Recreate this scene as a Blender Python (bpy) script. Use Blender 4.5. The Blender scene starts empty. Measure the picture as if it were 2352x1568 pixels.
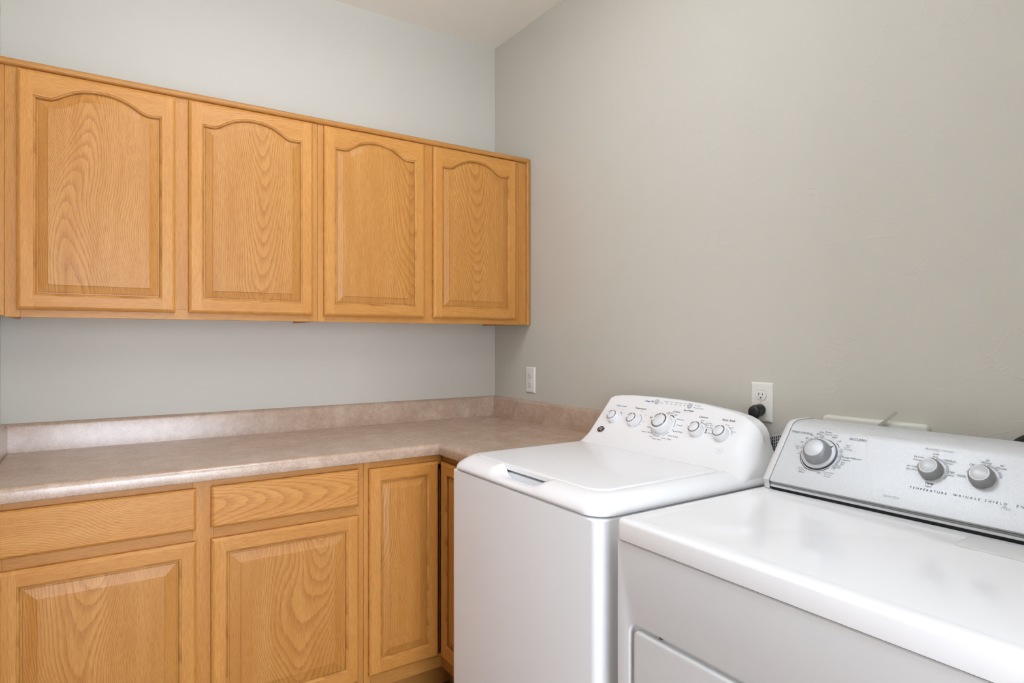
import bpy, bmesh, math, random
from mathutils import Vector
random.seed(7)
sc = bpy.context.scene
COL = sc.collection
W, H = 2352, 1568

# ------------------------------------------------------------------ camera
CAM = Vector((-1.6562, -2.6559, 1.2976)); YAW = 33.5225; FPX = 1430.1; PPY = 779.36
cd = bpy.data.cameras.new('camera'); cam = bpy.data.objects.new('camera', cd); COL.objects.link(cam)
cam.location = CAM; cam.rotation_euler = (math.pi/2, 0, -math.radians(YAW))
cd.sensor_width = 36; cd.lens = FPX/W*36; cd.shift_y = -(H/2-PPY)/W; cd.clip_start = .02
sc.camera = cam
# ------------------------------------------------------------------ world, view
w = bpy.data.worlds.new('world'); sc.world = w; w.use_nodes = True
w.node_tree.nodes['Background'].inputs[0].default_value = (.87, .95, 1.09, 1)
w.node_tree.nodes['Background'].inputs[1].default_value = 11.0
sc.view_settings.view_transform = 'Standard'; sc.view_settings.look = 'None'
sc.view_settings.gamma = 1; sc.view_settings.use_curve_mapping = False
sc.view_settings.exposure = -0.14
LAMP = 10.5          # emission of the ceiling lamp's diffuser
LAMP_FILL = 9.0  # emission of the added fill lamp
try:
    sc.cycles.use_denoising = True
    sc.cycles.max_bounces = 6; sc.cycles.diffuse_bounces = 5; sc.cycles.glossy_bounces = 3
    sc.cycles.use_adaptive_sampling = True; sc.cycles.adaptive_threshold = .06; sc.cycles.adaptive_min_samples = 16
except Exception: pass

# ------------------------------------------------------------------ materials
def srgb(r, g, b):
    f = lambda c: (c/255/12.92) if c/255 <= .04045 else ((c/255+.055)/1.055)**2.4
    return (f(r), f(g), f(b), 1)
def newmat(name):
    m = bpy.data.materials.new(name); m.use_nodes = True
    return m, m.node_tree.nodes, m.node_tree.links, m.node_tree.nodes['Principled BSDF']
def plain(name, col, rough=.4, metal=0., spec=.5, coat=0.):
    m, n, l, b = newmat(name)
    b.inputs['Base Color'].default_value = col; b.inputs['Roughness'].default_value = rough
    b.inputs['Metallic'].default_value = metal; b.inputs['Specular IOR Level'].default_value = spec
    b.inputs['Coat Weight'].default_value = coat; b.inputs['Coat Roughness'].default_value = .05
    return m
def math_(n, l, op, a, b=None, c=None):
    k = n.new('ShaderNodeMath'); k.operation = op
    for i, v in enumerate((a, b, c)):
        if v is None: continue
        if isinstance(v, (int, float)): k.inputs[i].default_value = v
        else: l.new(v, k.inputs[i])
    return k.outputs[0]
def noise(n, l, vec, scale, detail=2., rough=.5, dist=0.):
    k = n.new('ShaderNodeTexNoise'); k.inputs['Scale'].default_value = scale
    k.inputs['Detail'].default_value = detail; k.inputs['Roughness'].default_value = rough
    k.inputs['Distortion'].default_value = dist
    if vec is not None: l.new(vec, k.inputs['Vector'])
    return k.outputs['Fac']
def ramp(n, l, fac, stops):
    k = n.new('ShaderNodeValToRGB'); e = k.color_ramp.elements
    while len(e) < len(stops): e.new(.5)
    for i, (p, c) in enumerate(stops): e[i].position = p; e[i].color = c if len(c) == 4 else (*c, 1)
    l.new(fac, k.inputs[0]); return k.outputs[0]
def mapping(n, l, vec, scale):
    k = n.new('ShaderNodeMapping'); k.inputs['Scale'].default_value = scale; l.new(vec, k.inputs[0]); return k.outputs[0]
def bump(n, l, b, h, strength, dist):
    k = n.new('ShaderNodeBump'); k.inputs['Strength'].default_value = strength; k.inputs['Distance'].default_value = dist
    l.new(h, k.inputs['Height']); l.new(k.outputs[0], b.inputs['Normal'])

def wood_material(name='oak', base=(195, 134, 62), dark=(158, 95, 37), light=(208, 151, 80)):
    m, n, l, b = newmat(name)
    at = n.new('ShaderNodeAttribute'); at.attribute_name = 'grain'
    v = at.outputs['Vector']
    sx = n.new('ShaderNodeSeparateXYZ'); l.new(v, sx.inputs[0])
    wa = n.new('ShaderNodeAttribute'); wa.attribute_name = 'wander'
    u, vv, ww = sx.outputs
    warp = noise(n, l, mapping(n, l, v, (3.5, 1.9, 1)), 1.0, 1., .4)
    uw = math_(n, l, 'ADD', u, math_(n, l, 'MULTIPLY', math_(n, l, 'MULTIPLY', math_(n, l, 'SUBTRACT', warp, .5), .22), wa.outputs['Fac']))
    big = noise(n, l, mapping(n, l, v, (6, 2.2, 1)), 1.0, 1., .4)
    jag = noise(n, l, mapping(n, l, v, (130, 14, 1)), 1.0, 2., .6)
    ph = math_(n, l, 'MULTIPLY', math_(n, l, 'MULTIPLY', uw, uw), 900.)
    ph = math_(n, l, 'ADD', ph, math_(n, l, 'MULTIPLY', vv, 17.))
    ph = math_(n, l, 'ADD', ph, math_(n, l, 'MULTIPLY', big, 6.5))
    ph = math_(n, l, 'ADD', ph, math_(n, l, 'MULTIPLY', jag, .42))
    fr = math_(n, l, 'FRACT', ph)
    ring = ramp(n, l, fr, [(0, (1, 1, 1)), (.16, (.75, .75, .75)), (.5, (.12, .12, .12)), (.93, (0, 0, 0)), (1, (.9, .9, .9))])
    fine = noise(n, l, mapping(n, l, v, (620, 34, 1)), 1.0, 2., .65)
    pore = ramp(n, l, fine, [(.42, (0, 0, 0)), (.68, (1, 1, 1))])
    lines = math_(n, l, 'MULTIPLY', ring, math_(n, l, 'ADD', .45, math_(n, l, 'MULTIPLY', fine, .8)))
    lines = math_(n, l, 'ADD', math_(n, l, 'MULTIPLY', lines, .54), math_(n, l, 'MULTIPLY', pore, .36))
    streak = noise(n, l, mapping(n, l, v, (28, 2.0, 1)), 1.0, 3., .6)
    c0 = ramp(n, l, streak, [(.3, srgb(*base)), (.7, srgb(*light))])
    mix = n.new('ShaderNodeMix'); mix.data_type = 'RGBA'
    l.new(lines, mix.inputs[0]); l.new(c0, mix.inputs[6]); mix.inputs[7].default_value = srgb(*dark)
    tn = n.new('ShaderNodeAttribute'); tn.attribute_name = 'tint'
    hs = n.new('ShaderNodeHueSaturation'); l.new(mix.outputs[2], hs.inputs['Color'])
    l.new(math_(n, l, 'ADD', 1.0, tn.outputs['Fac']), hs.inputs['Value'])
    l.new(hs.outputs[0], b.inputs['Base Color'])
    b.inputs['Roughness'].default_value = .42; b.inputs['Specular IOR Level'].default_value = .3
    b.inputs['Coat Weight'].default_value = .08; b.inputs['Coat Roughness'].default_value = .25
    bump(n, l, b, fine, .10, .0006)
    return m
OAK = wood_material()

def wall_material(name, col, strength):
    m, n, l, b = newmat(name)
    tc = n.new('ShaderNodeTexCoord').outputs['Object']
    f = noise(n, l, tc, 170, 1., .6)
    # skip-trowel ridges: thin wandering creases in patches
    vo = n.new('ShaderNodeTexVoronoi'); vo.feature = 'DISTANCE_TO_EDGE'; vo.inputs['Scale'].default_value = 9
    ds = n.new('ShaderNodeTexNoise'); ds.inputs['Scale'].default_value = 14; ds.inputs['Detail'].default_value = 2
    l.new(tc, ds.inputs['Vector'])
    mx = n.new('ShaderNodeMix'); mx.data_type = 'RGBA'; mx.inputs[0].default_value = .12
    l.new(tc, mx.inputs[6]); l.new(ds.outputs['Color'], mx.inputs[7]); l.new(mx.outputs[2], vo.inputs['Vector'])
    crease = ramp(n, l, vo.outputs['Distance'], [(0, (1, 1, 1)), (.022, (0, 0, 0))])
    patch = ramp(n, l, noise(n, l, tc, 5, 0.), [(.5, (0, 0, 0)), (.62, (1, 1, 1))])
    h = math_(n, l, 'ADD', math_(n, l, 'MULTIPLY', f, .30), math_(n, l, 'MULTIPLY', math_(n, l, 'MULTIPLY', crease, patch), .6))
    h = math_(n, l, 'ADD', h, math_(n, l, 'MULTIPLY', noise(n, l, tc, 28, 0.), .6))
    b.inputs['Base Color'].default_value = col; b.inputs['Roughness'].default_value = .55; b.inputs['Specular IOR Level'].default_value = .3
    bump(n, l, b, h, strength, .0012)
    return m
WALL = wall_material('wall_paint', srgb(200, 196, 185), .45)
CEIL = wall_material('ceiling_paint', srgb(246, 242, 232), .2)

PLAIN_WALL = plain('wall_paint_plain', srgb(200, 196, 185), .55, 0, .3)

def laminate():
    m, n, l, b = newmat('laminate')
    tc = n.new('ShaderNodeTexCoord').outputs['Object']
    big = noise(n, l, tc, 9, 4., .6, .6)
    fine = noise(n, l, tc, 330, 2., .7)
    blot = noise(n, l, tc, 55, 3., .65)
    c = ramp(n, l, big, [(.32, srgb(178, 150, 128)), (.52, srgb(194, 167, 145)), (.7, srgb(208, 184, 162))])
    d = ramp(n, l, fine, [(.36, srgb(120, 92, 78)), (.46, srgb(190, 164, 142)), (.6, srgb(193, 168, 146)), (.7, srgb(216, 198, 180))])
    mx = n.new('ShaderNodeMix'); mx.data_type = 'RGBA'; mx.inputs[0].default_value = .42
    l.new(c, mx.inputs[6]); l.new(d, mx.inputs[7])
    m2 = n.new('ShaderNodeMix'); m2.data_type = 'RGBA'; m2.blend_type = 'MULTIPLY'; m2.inputs[0].default_value = .5
    l.new(mx.outputs[2], m2.inputs[6]); l.new(ramp(n, l, blot, [(.3, (.74, .72, .7)), (.6, (1, 1, 1))]), m2.inputs[7])
    l.new(m2.outputs[2], b.inputs['Base Color'])
    b.inputs['Roughness'].default_value = .24; b.inputs['Specular IOR Level'].default_value = .9
    bump(n, l, b, fine, .06, .0006)
    return m
LAM = laminate()

def floor_material():
    m, n, l, b = newmat('floor_wood_look')
    tc = n.new('ShaderNodeTexCoord').outputs['Object']
    g = noise(n, l, mapping(n, l, tc, (4, 60, 1)), 1., 4.)
    c = ramp(n, l, g, [(.3, srgb(92, 60, 34)), (.7, srgb(140, 96, 56))])
    l.new(c, b.inputs['Base Color']); b.inputs['Roughness'].default_value = .4
    return m
FLOOR = floor_material()
WHITE = plain('white_enamel', srgb(244, 244, 245), .14, 0, .5)
WHITE_BODY = plain('white_painted_steel', srgb(240, 241, 243), .5, 0, .3)
WHITE_PLASTIC = plain('white_plastic', srgb(244, 244, 245), .22, 0, .5)
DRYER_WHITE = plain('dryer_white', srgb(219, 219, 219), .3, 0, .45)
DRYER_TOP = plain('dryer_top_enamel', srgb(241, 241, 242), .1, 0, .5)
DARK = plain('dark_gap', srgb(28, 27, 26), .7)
CHROME = plain('chrome', (.36, .36, .37, 1), .08, 1.)
LENS = plain('knob_cap_gloss', srgb(232, 233, 236), .2)
GREY_BTN = plain('grey_button', srgb(196, 198, 202), .35)
INK = plain('grey_ink', srgb(92, 94, 100), .5)
INK_BLACK = plain('black_ink', srgb(34, 35, 38), .5)
INK_PALE = plain('pale_grey_ink', srgb(178, 181, 186), .5)
INK_BLUE = plain('blue_ink', srgb(70, 110, 165), .5)
INK_WHITE = plain('white_ink', srgb(236, 236, 236), .5)
INK_RED = plain('red_ink', srgb(120, 52, 44), .5)
BLACK_RUBBER = plain('black_rubber', srgb(20, 20, 21), .4)
OUTLET = plain('outlet_plastic', srgb(228, 226, 218), .35)
BOXPL = plain('supply_box_plastic', srgb(214, 212, 200), .45)
STRIP = plain('grey_plastic_strip', srgb(178, 176, 168), .35)
BRASS = plain('brass', srgb(190, 150, 90), .35, .9)
STEEL = plain('screw_steel', srgb(120, 118, 110), .35, .9)
PERF = plain('perforated_grey', srgb(176, 176, 174), .45)
BADGE = plain('badge_dark', srgb(38, 40, 46), .25)
def silver():
    m, n, l, b = newmat('silver_panel')
    tc = n.new('ShaderNodeTexCoord').outputs['Object']
    f = noise(n, l, tc, 900, 2.)
    l.new(ramp(n, l, f, [(.3, srgb(192, 193, 194)), (.7, srgb(220, 221, 222))]), b.inputs['Base Color'])
    b.inputs['Metallic'].default_value = .08; b.inputs['Roughness'].default_value = .36
    return m
SILVER = silver()
SILVER_KNOB = plain('silver_knob', srgb(150, 151, 153), .38, .3)
SILVER_CAP = plain('silver_knob_cap', srgb(205, 207, 210), .42, .2)
SILVER_DARK = plain('silver_shade', srgb(140, 141, 142), .4, .3)

# ------------------------------------------------------------------ builders
def wloc(o):
    v = Vector((0, 0, 0))
    while o is not None: v += Vector(o.location); o = o.parent
    return v
def empty(name, loc, parent=None):
    o = bpy.data.objects.new(name, None); COL.objects.link(o)
    o.parent = parent; o.location = Vector(loc) - (wloc(parent) if parent else Vector())
    o.empty_display_size = .05
    return o
def tag(o, label=None, cat=None, group=None, kind=None):
    if label: o['label'] = label
    if cat: o['category'] = cat
    if group: o['group'] = group
    if kind: o['kind'] = kind
    return o
def put(name, verts, faces, mat, parent=None, smooth=False, grain=None, tint=0., recalc=True, sharp=None):
    """verts in world space; the object's origin goes to the middle of its box"""
    vs = [Vector(v) for v in verts]
    lo = Vector([min(v[i] for v in vs) for i in range(3)]); hi = Vector([max(v[i] for v in vs) for i in range(3)])
    c = (lo+hi)/2
    me = bpy.data.meshes.new(name)
    me.from_pydata([tuple(v-c) for v in vs], [], faces)
    if recalc:
        bm = bmesh.new(); bm.from_mesh(me); bmesh.ops.recalc_face_normals(bm, faces=bm.faces); bm.to_mesh(me); bm.free()
    me.materials.append(mat)
    if grain is not None:
        a = me.attributes.new('grain', 'FLOAT_VECTOR', 'POINT')
        for i, v in enumerate(vs): a.data[i].vector = grain(v)
        t = me.attributes.new('tint', 'FLOAT', 'POINT')
        for i in range(len(vs)): t.data[i].value = tint
        t = me.attributes.new('wander', 'FLOAT', 'POINT'); wv = 1. if name in ('panel', 'drawer') else .22
        for i in range(len(vs)): t.data[i].value = wv
    if smooth:
        me.polygons.foreach_set('use_smooth', [True]*len(me.polygons))
        if sharp is not None: me.set_sharp_from_angle(angle=math.radians(sharp))
    o = bpy.data.objects.new(name, me); COL.objects.link(o)
    o.parent = parent; o.location = c - (wloc(parent) if parent else Vector())
    return o
def box_vf(x0, x1, y0, y1, z0, z1):
    v = [(x0,y0,z0),(x1,y0,z0),(x1,y1,z0),(x0,y1,z0),(x0,y0,z1),(x1,y0,z1),(x1,y1,z1),(x0,y1,z1)]
    f = [(0,3,2,1),(4,5,6,7),(0,1,5,4),(1,2,6,5),(2,3,7,6),(3,0,4,7)]
    return v, f
def bevel_vf(v, f, width, seg=2):
    bm = bmesh.new(); bv = [bm.verts.new(p) for p in v]
    for q in f: bm.faces.new([bv[i] for i in q])
    bmesh.ops.recalc_face_normals(bm, faces=bm.faces)
    if width > 0: bmesh.ops.bevel(bm, geom=bm.edges[:], offset=width, segments=seg, profile=.5, affect='EDGES', clamp_overlap=True)
    bm.verts.index_update()
    vs = [tuple(x.co) for x in bm.verts]; fs = [tuple(x.index for x in q.verts) for q in bm.faces]; bm.free()
    return vs, fs
def box(name, x0, x1, y0, y1, z0, z1, mat, parent=None, bev=0., seg=2, **k):
    v, f = bevel_vf(*box_vf(x0, x1, y0, y1, z0, z1), bev, seg)
    if bev > 0: k.setdefault('smooth', True); k.setdefault('sharp', 40)
    return put(name, v, f, mat, parent, **k)
def grain_fn(axis, uc=None, plane='y', flip=1):
    """maps world points to wood space: u across, v along the grain, w a random slice"""
    s = random.uniform(0, 40); dv = random.uniform(0, 3)
    if uc is None: uc = random.choice((-1, 1))*random.uniform(.16, .26)
    c0 = [None]
    def g(v):
        if plane == 'y': a, b = (v.x, v.z) if axis == 'z' else (v.z, v.x)
        else: a, b = (v.y, v.z) if axis == 'z' else (v.z, v.y)
        return (a+0 - uc, flip*b + dv, s)
    return g
def board(name, x0, x1, y0, y1, z0, z1, axis, parent, bev=.0005, plane='y', uc=None, tint=None, mat=None):
    ctr = {('y','z'): (x0+x1)/2, ('y','x'): (z0+z1)/2, ('x','z'): (y0+y1)/2, ('x','y'): (z0+z1)/2}[(plane, axis)]
    off = random.choice((-1, 1))*random.uniform(.15, .26) if uc is None else uc
    ax = 'z' if axis == 'z' else 'x'
    return box(name, x0, x1, y0, y1, z0, z1, mat or OAK, parent, bev, 1, grain=grain_fn(ax, ctr+off, plane),
               tint=random.uniform(-.05, .05) if tint is None else tint)

# ---- door pieces are drawn in a door frame: a along the width, z up, n = towards the room
class Face:
    """plane='y': faces -y at y=front, a=x.  plane='x': faces -x at x=front, a=y (reversed so that a runs to the viewer's right)"""
    def __init__(s, plane, front): s.p, s.f = plane, front
    def P(s, a, z, depth):  # depth measured back from the front
        return Vector((a, s.f+depth, z)) if s.p == 'y' else Vector((s.f+depth, -a, z))
def frame_piece(name, F, a0, a1, z0, z1, ins, parent, axis, th=.019, lip=.006, uc=None, tint=None, mat=None):
    l, r, b, t = ins
    V = [(a0,z0,th),(a1,z0,th),(a1,z1,th),(a0,z1,th),(a0,z0,lip if True else 0),(a1,z0,lip),(a1,z1,lip),(a0,z1,lip)]
    # mid ring: sides without an inset go straight to the front
    fr = [(a0+l,z0+b,0),(a1-r,z0+b,0),(a1-r,z1-t,0),(a0+l,z1-t,0)]
    mr = [(a0+l*.55,z0+b*.55,.0018 if True else 0),(a1-r*.55,z0+b*.55,.0018),(a1-r*.55,z1-t*.55,.0018),(a0+l*.55,z1-t*.55,.0018)]
    V += mr + fr
    fs = [(0,3,2,1)]
    for base in (0, 4, 8):
        for i in range(4):
            j = (i+1) % 4; fs.append((base+i, base+j, base+4+j, base+4+i))
    fs.append((12,13,14,15))
    vs = [F.P(*p) for p in V]
    ctr = (a0+a1)/2 if axis == 'z' else (z0+z1)/2
    off = random.choice((-1, 1))*random.uniform(.15, .25) if uc is None else uc
    sgn = 1 if F.p == 'y' else -1
    s, dv = random.uniform(0, 40), random.uniform(0, 3)
    def g(v):
        a = v.x if F.p == 'y' else -v.y
        return ((a if axis == 'z' else v.z) - ctr + off, (v.z if axis == 'z' else a) + dv, s)
    return put(name, vs, fs, mat or OAK, parent, grain=g, tint=random.uniform(-.04, .05) if tint is None else tint)
ARCH = [(0,0),(.05,-.0015),(.125,-.002),(.165,.004),(.225,.0175),(.30,.031),(.37,.0385),(.44,.0425),(.5,.0432)]
ARCH = ARCH + [(1-x, y) for x, y in reversed(ARCH[:-1])]
def offset_poly(P, d):
    """inward offset of a CCW polygon"""
    n = len(P); out = []
    for i in range(n):
        p, q, r = Vector(P[i-1]), Vector(P[i]), Vector(P[(i+1) % n])
        e1 = (q-p).normalized(); e2 = (r-q).normalized()
        n1 = Vector((-e1.y, e1.x)); n2 = Vector((-e2.y, e2.x))
        m = n1+n2; m = m/max(m.length_squared, .3)*2*.5
        k = m*2/ (1) if False else (n1+n2)/(1+n1.dot(n2))
        out.append(tuple(q + k*d))
    return out
def panel_door(parent, F, a0, a1, z0, z1, stile, rail_b, rail_t, arch=False, uc=0., bevw=.034, name='door', label=None, tint=0.):
    c = F.P((a0+a1)/2, z0, 0)
    d = empty(name, c, parent)
    if label: d['label'] = label
    L = .009
    frame_piece('stile', F, a0, a0+stile, z0, z1, (L, 0, L, L), d, 'z', tint=tint+random.uniform(.02, .09))
    frame_piece('stile', F, a1-stile, a1, z0, z1, (0, L, L, L), d, 'z', tint=tint+random.uniform(.02, .09))
    b0, b1 = a0+stile, a1-stile
    frame_piece('rail', F, b0, b1, z0, z0+rail_b, (0, 0, L, 0), d, 'x', tint=tint+random.uniform(-.02, .05))
    zt = z1-rail_t; wd = b1-b0
    if arch:
        curve = [(b0+x*wd, zt+y) for x, y in ARCH]
        # arched rail: straight top with the outer profile, curved underside
        V, fs = [], []
        for th in (.019, 0):
            V += [(x, z, th) for x, z in curve]
            V += [(b1, z1-(L if th == 0 else 0), th), (b0, z1-(L if th == 0 else 0), th)]
        nC = len(curve)+2
        V += [(b1, z1, .006), (b0, z1, .006)]
        for i in range(len(curve)-1): fs.append((i, i+1, nC+i+1, nC+i))
        fs.append(tuple(range(nC, 2*nC))); fs.append(tuple(reversed(range(nC))))
        fs.append((nC-2, nC-1, 2*nC+1, 2*nC)); fs.append((2*nC, 2*nC+1, 2*nC-1, 2*nC-2))
        s, dv = random.uniform(0, 40), random.uniform(0, 3); o = random.choice((-.14, .15, .2))
        put('rail', [F.P(*p) for p in V], fs, OAK, d, grain=lambda v: (v.z-zt+o, (v.x if F.p == 'y' else -v.y)+dv, s), tint=tint+random.uniform(-.03, .03))
        out = [(b0, z0+rail_b), (b1, z0+rail_b)] + list(reversed(curve))
        inner = [(b0, z0+rail_b), (b1, z0+rail_b)] + [(b0+x*wd, zt+y) for x, y in reversed(ARCH) if x in (0, 1) or .16 < x < .84]
    else:
        frame_piece('rail', F, b0, b1, zt, z1, (0, 0, 0, L), d, 'x', tint=tint+random.uniform(-.02, .05))
        out = inner = [(b0, z0+rail_b), (b1, z0+rail_b), (b1, zt), (b0, zt)]
    # moulded bead running round the inside of the frame
    rings = [(0, .0), (.0015, .0016), (.004, .0022), (.0065, .0045), (.0075, .0085)]
    V, fs = [], []; n = len(out)
    for dd, dp in rings: V += [(p[0], p[1], dp) for p in offset_poly(out, dd)]
    for k in range(len(rings)-1):
        for i in range(n): j = (i+1) % n; fs.append((k*n+i, k*n+j, (k+1)*n+j, (k+1)*n+i))
    s = random.uniform(0, 40)
    put('bead', [F.P(*p) for p in V], fs, OAK, d, grain=lambda v: ((v.x if F.p == 'y' else -v.y)*.02+.2, v.z*.4, s), tint=-.06, recalc=False)
    # raised panel
    R = [(.004, .0105), (.012, .0100), (.013, .0085), (bevw, .0022), (bevw+.0008, .0005), (bevw+.002, .0003)]
    V, fs = [], []; n = len(inner)
    for dd, dp in R: V += [(p[0], p[1], dp) for p in offset_poly(inner, dd)]
    for k in range(len(R)-1):
        for i in range(n): j = (i+1) % n; fs.append((k*n+i, k*n+j, (k+1)*n+j, (k+1)*n+i))
    fs.append(tuple(range((len(R)-1)*n, len(R)*n)))
    s, dv = random.uniform(0, 40), random.uniform(0, 3); ac = (a0+a1)/2; fl = random.choice((-1, 1))
    put('panel', [F.P(*p) for p in V], fs, OAK, d, grain=lambda v: ((v.x if F.p == 'y' else -v.y)-ac+uc, fl*v.z+dv, s), tint=tint-.07, recalc=False)
    for o in d.children:
        if o.name.startswith(('panel', 'bead')):
            bm = bmesh.new(); bm.from_mesh(o.data); bm.normal_update()
            nf = max(bm.faces, key=lambda q: q.calc_area()).normal
            want = Vector((0, -1, 0)) if F.p == 'y' else Vector((-1, 0, 0))
            if nf.dot(want) < 0: bmesh.ops.reverse_faces(bm, faces=bm.faces)
            bm.to_mesh(o.data); bm.free()
    return d

# ------------------------------------------------------------------ room shell
ZC = 2.756; XL = -1.93; YB = -4.4; XH = -3.6
def wall(name, x0, x1, y0, y1, z0=0, z1=ZC, mat=WALL):
    return tag(box(name, x0, x1, y0, y1, z0, z1, mat), kind='structure')
tag(box('floor', XH-.1, .1, YB-.1, .1, -.1, 0, FLOOR), kind='structure')
tag(box('ceiling', XH-.1, .1, YB-.1, .1, ZC, ZC+.1, CEIL), kind='structure')
wall('wall_back', XL-.1, 0, 0, .1)
wall('wall_right', 0, .1, YB, .1)
wall('wall_left', XL-.1, XL, -2.35, 0, mat=PLAIN_WALL)
wall('wall_hall', XH, XL-.1, -2.35, -2.25, mat=PLAIN_WALL)
wall('wall_side', XH-.1, XH, YB, -2.25, mat=PLAIN_WALL)
# unseen wall stub, added to keep rear light off the right wall
wall('wall_light_block', -.72, 0, -2.74, -2.62, mat=PLAIN_WALL)
# wall behind the photographer, with a wide doorway to a daylit room
wall('wall_rear', XH, -2.3, YB-.1, YB, mat=PLAIN_WALL); wall('wall_rear_pier', -.7, 0, YB-.1, YB, mat=PLAIN_WALL); wall('wall_rear_header', -2.3, -.7, YB-.1, YB, 2.15, ZC, mat=PLAIN_WALL)

# ------------------------------------------------------------------ ceiling lamp and added fill lamp
def ceiling_lamp(x, y, sx, sy, power, label):
    t = empty('ceiling_light', (x, y, ZC)); tag(t, label, 'ceiling light', 'ceiling lights')
    box('tray', x-.08, x+.08, y-.08, y+.08, ZC-.06, ZC-.0005, WHITE_PLASTIC, t, .004)
    m, n, l, b = newmat('lamp_diffuser')
    b.inputs['Emission Color'].default_value = (.86, .96, 1.11, 1); b.inputs['Emission Strength'].default_value = power
    b.inputs['Base Color'].default_value = (.8, .8, .8, 1)
    box('diffuser', x-sx/2, x+sx/2, y-sy/2, y+sy/2, ZC-.135, ZC-.061, m, t, .015)
ceiling_lamp(-1.1, -1.3, .56, .56, LAMP, 'square white ceiling lamp above the washer and counter')
ceiling_lamp(-1.35, -2.95, .56, .56, LAMP_FILL, 'added square white fill lamp on the ceiling behind the camera')  # unseen fill lamp, added to brighten the back wall under the cabinets

# ------------------------------------------------------------------ wall cabinets
FR = -.302; DF = -.3205
ZB1, ZT1 = 1.3645, 2.127
Fu = Face('y', DF)
def wall_cabinet(x0, x1, doors, label, stL, stR, ucs):
    t = empty('wall_cabinet', ((x0+x1)/2, -.15, ZB1)); tag(t, label, 'cabinet', 'oak wall cabinets')
    g = .0004
    board('side_panel', x0+g, x0+.013, FR+.019, -.001, ZB1+.001, ZT1, 'z', t, plane='x')
    board('side_panel', x1-.013, x1-g, FR+.019, -.001, ZB1+.001, ZT1, 'z', t, plane='x')
    board('bottom_panel', x0+.013, x1-.013, FR+.019, -.001, ZB1+.010, ZB1+.022, 'x', t)
    board('top_panel', x0+.013, x1-.013, FR+.019, -.001, ZT1-.02, ZT1-.008, 'x', t)
    board('back_panel', x0+.013, x1-.013, -.008, -.001, ZB1+.022, ZT1-.02, 'z', t)
    (l0, l1), (m0, m1), (r0, r1) = stL, ((doors[0][1]-.008), (doors[1][0]+.008)), stR
    board('stile', l0+g, l1, FR, FR+.019, ZB1, ZT1, 'z', t, tint=-.01)
    board('stile', r0, r1-g, FR, FR+.019, ZB1, ZT1, 'z', t, tint=-.02)
    board('stile', m0, m1, FR, FR+.019, ZB1+.034, ZT1-.034, 'z', t, tint=.0)
    for a, b in ((l1, r0),):
        board('rail', a, b, FR, FR+.019, ZB1, ZB1+.034, 'x', t, tint=-.03)
        board('rail', a, b, FR, FR+.019, ZT1-.034, ZT1, 'x', t, tint=-.03)
    for (a, b), uc in zip(doors, ucs):
        panel_door(t, Fu, a, b, 1.3875, 2.1015, .0385, .041, .0735, True, uc=uc)
    return t
wall_cabinet(-1.8905, -.9735, [(-1.860, -1.4465), (-1.4065, -.9945)], 'oak wall cabinet with two arched doors, the one farther from the washer',
             (-1.8905, -1.852), (-1.003, -.9735), (.05, -.03))
wall_cabinet(-.9735, -.0605, [(-.952, -.5375), (-.498, -.0835)], 'oak wall cabinet with two arched doors, the one ending at the corner wall',
             (-.9735, -.943), (-.092, -.0605), (-.11, .02))
# fillers and scribe moulding
t = board('filler_strip', XL+.001, -1.8906, FR, FR+.019, ZB1+.004, ZT1, 'z', None, tint=-.03); tag(t, 'narrow oak filler strip at the end of the wall cabinets beside the left wall', 'filler strip')
t = board('filler_strip', -.060, -.0005, FR, FR+.019, ZB1+.001, ZT1, 'z', None, tint=-.05); tag(t, 'oak filler strip between the last wall cabinet door and the right wall', 'filler strip')
def quarter(name, pts, mat, parent, axis, grain):
    """extrude a 2D profile given as two end rings"""
    a, b = pts; n = len(a)
    f = [(i, (i+1) % n, n+(i+1) % n, n+i) for i in range(n)] + [tuple(range(n)), tuple(range(n, 2*n))]
    return put(name, a+b, f, mat, parent, smooth=True, sharp=50, grain=grain, tint=-.12)
tr = empty('scribe_moulding', (-.95, FR, ZT1)); tag(tr, 'rounded oak scribe moulding along the top and end of the wall cabinets', 'moulding')
prof = [(0, 0), (.006, 0), (.010, .003), (.0125, .009), (.0125, .014), (.010, .019), (.005, .0215), (0, .0215)]  # (out, across)
Z1 = ZT1+.0015
quarter('top_moulding', ([Vector((XL+.001, FR-.0004-o, Z1-.0215+a)) for o, a in prof], [Vector((-.0005-.0215+a, FR-.0004-o, Z1-.0215+a)) for o, a in prof]), OAK, tr, 'x', grain_fn('x', 2.0))
quarter('end_moulding', ([Vector((-.0005-.0215+a, FR-.0004-o, Z1-.0217+a)) for o, a in prof], [Vector((-.0005-.0215+a, FR-.0004-o, ZB1)) for o, a in prof]), OAK, tr, 'z', grain_fn('z', .2))

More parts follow.
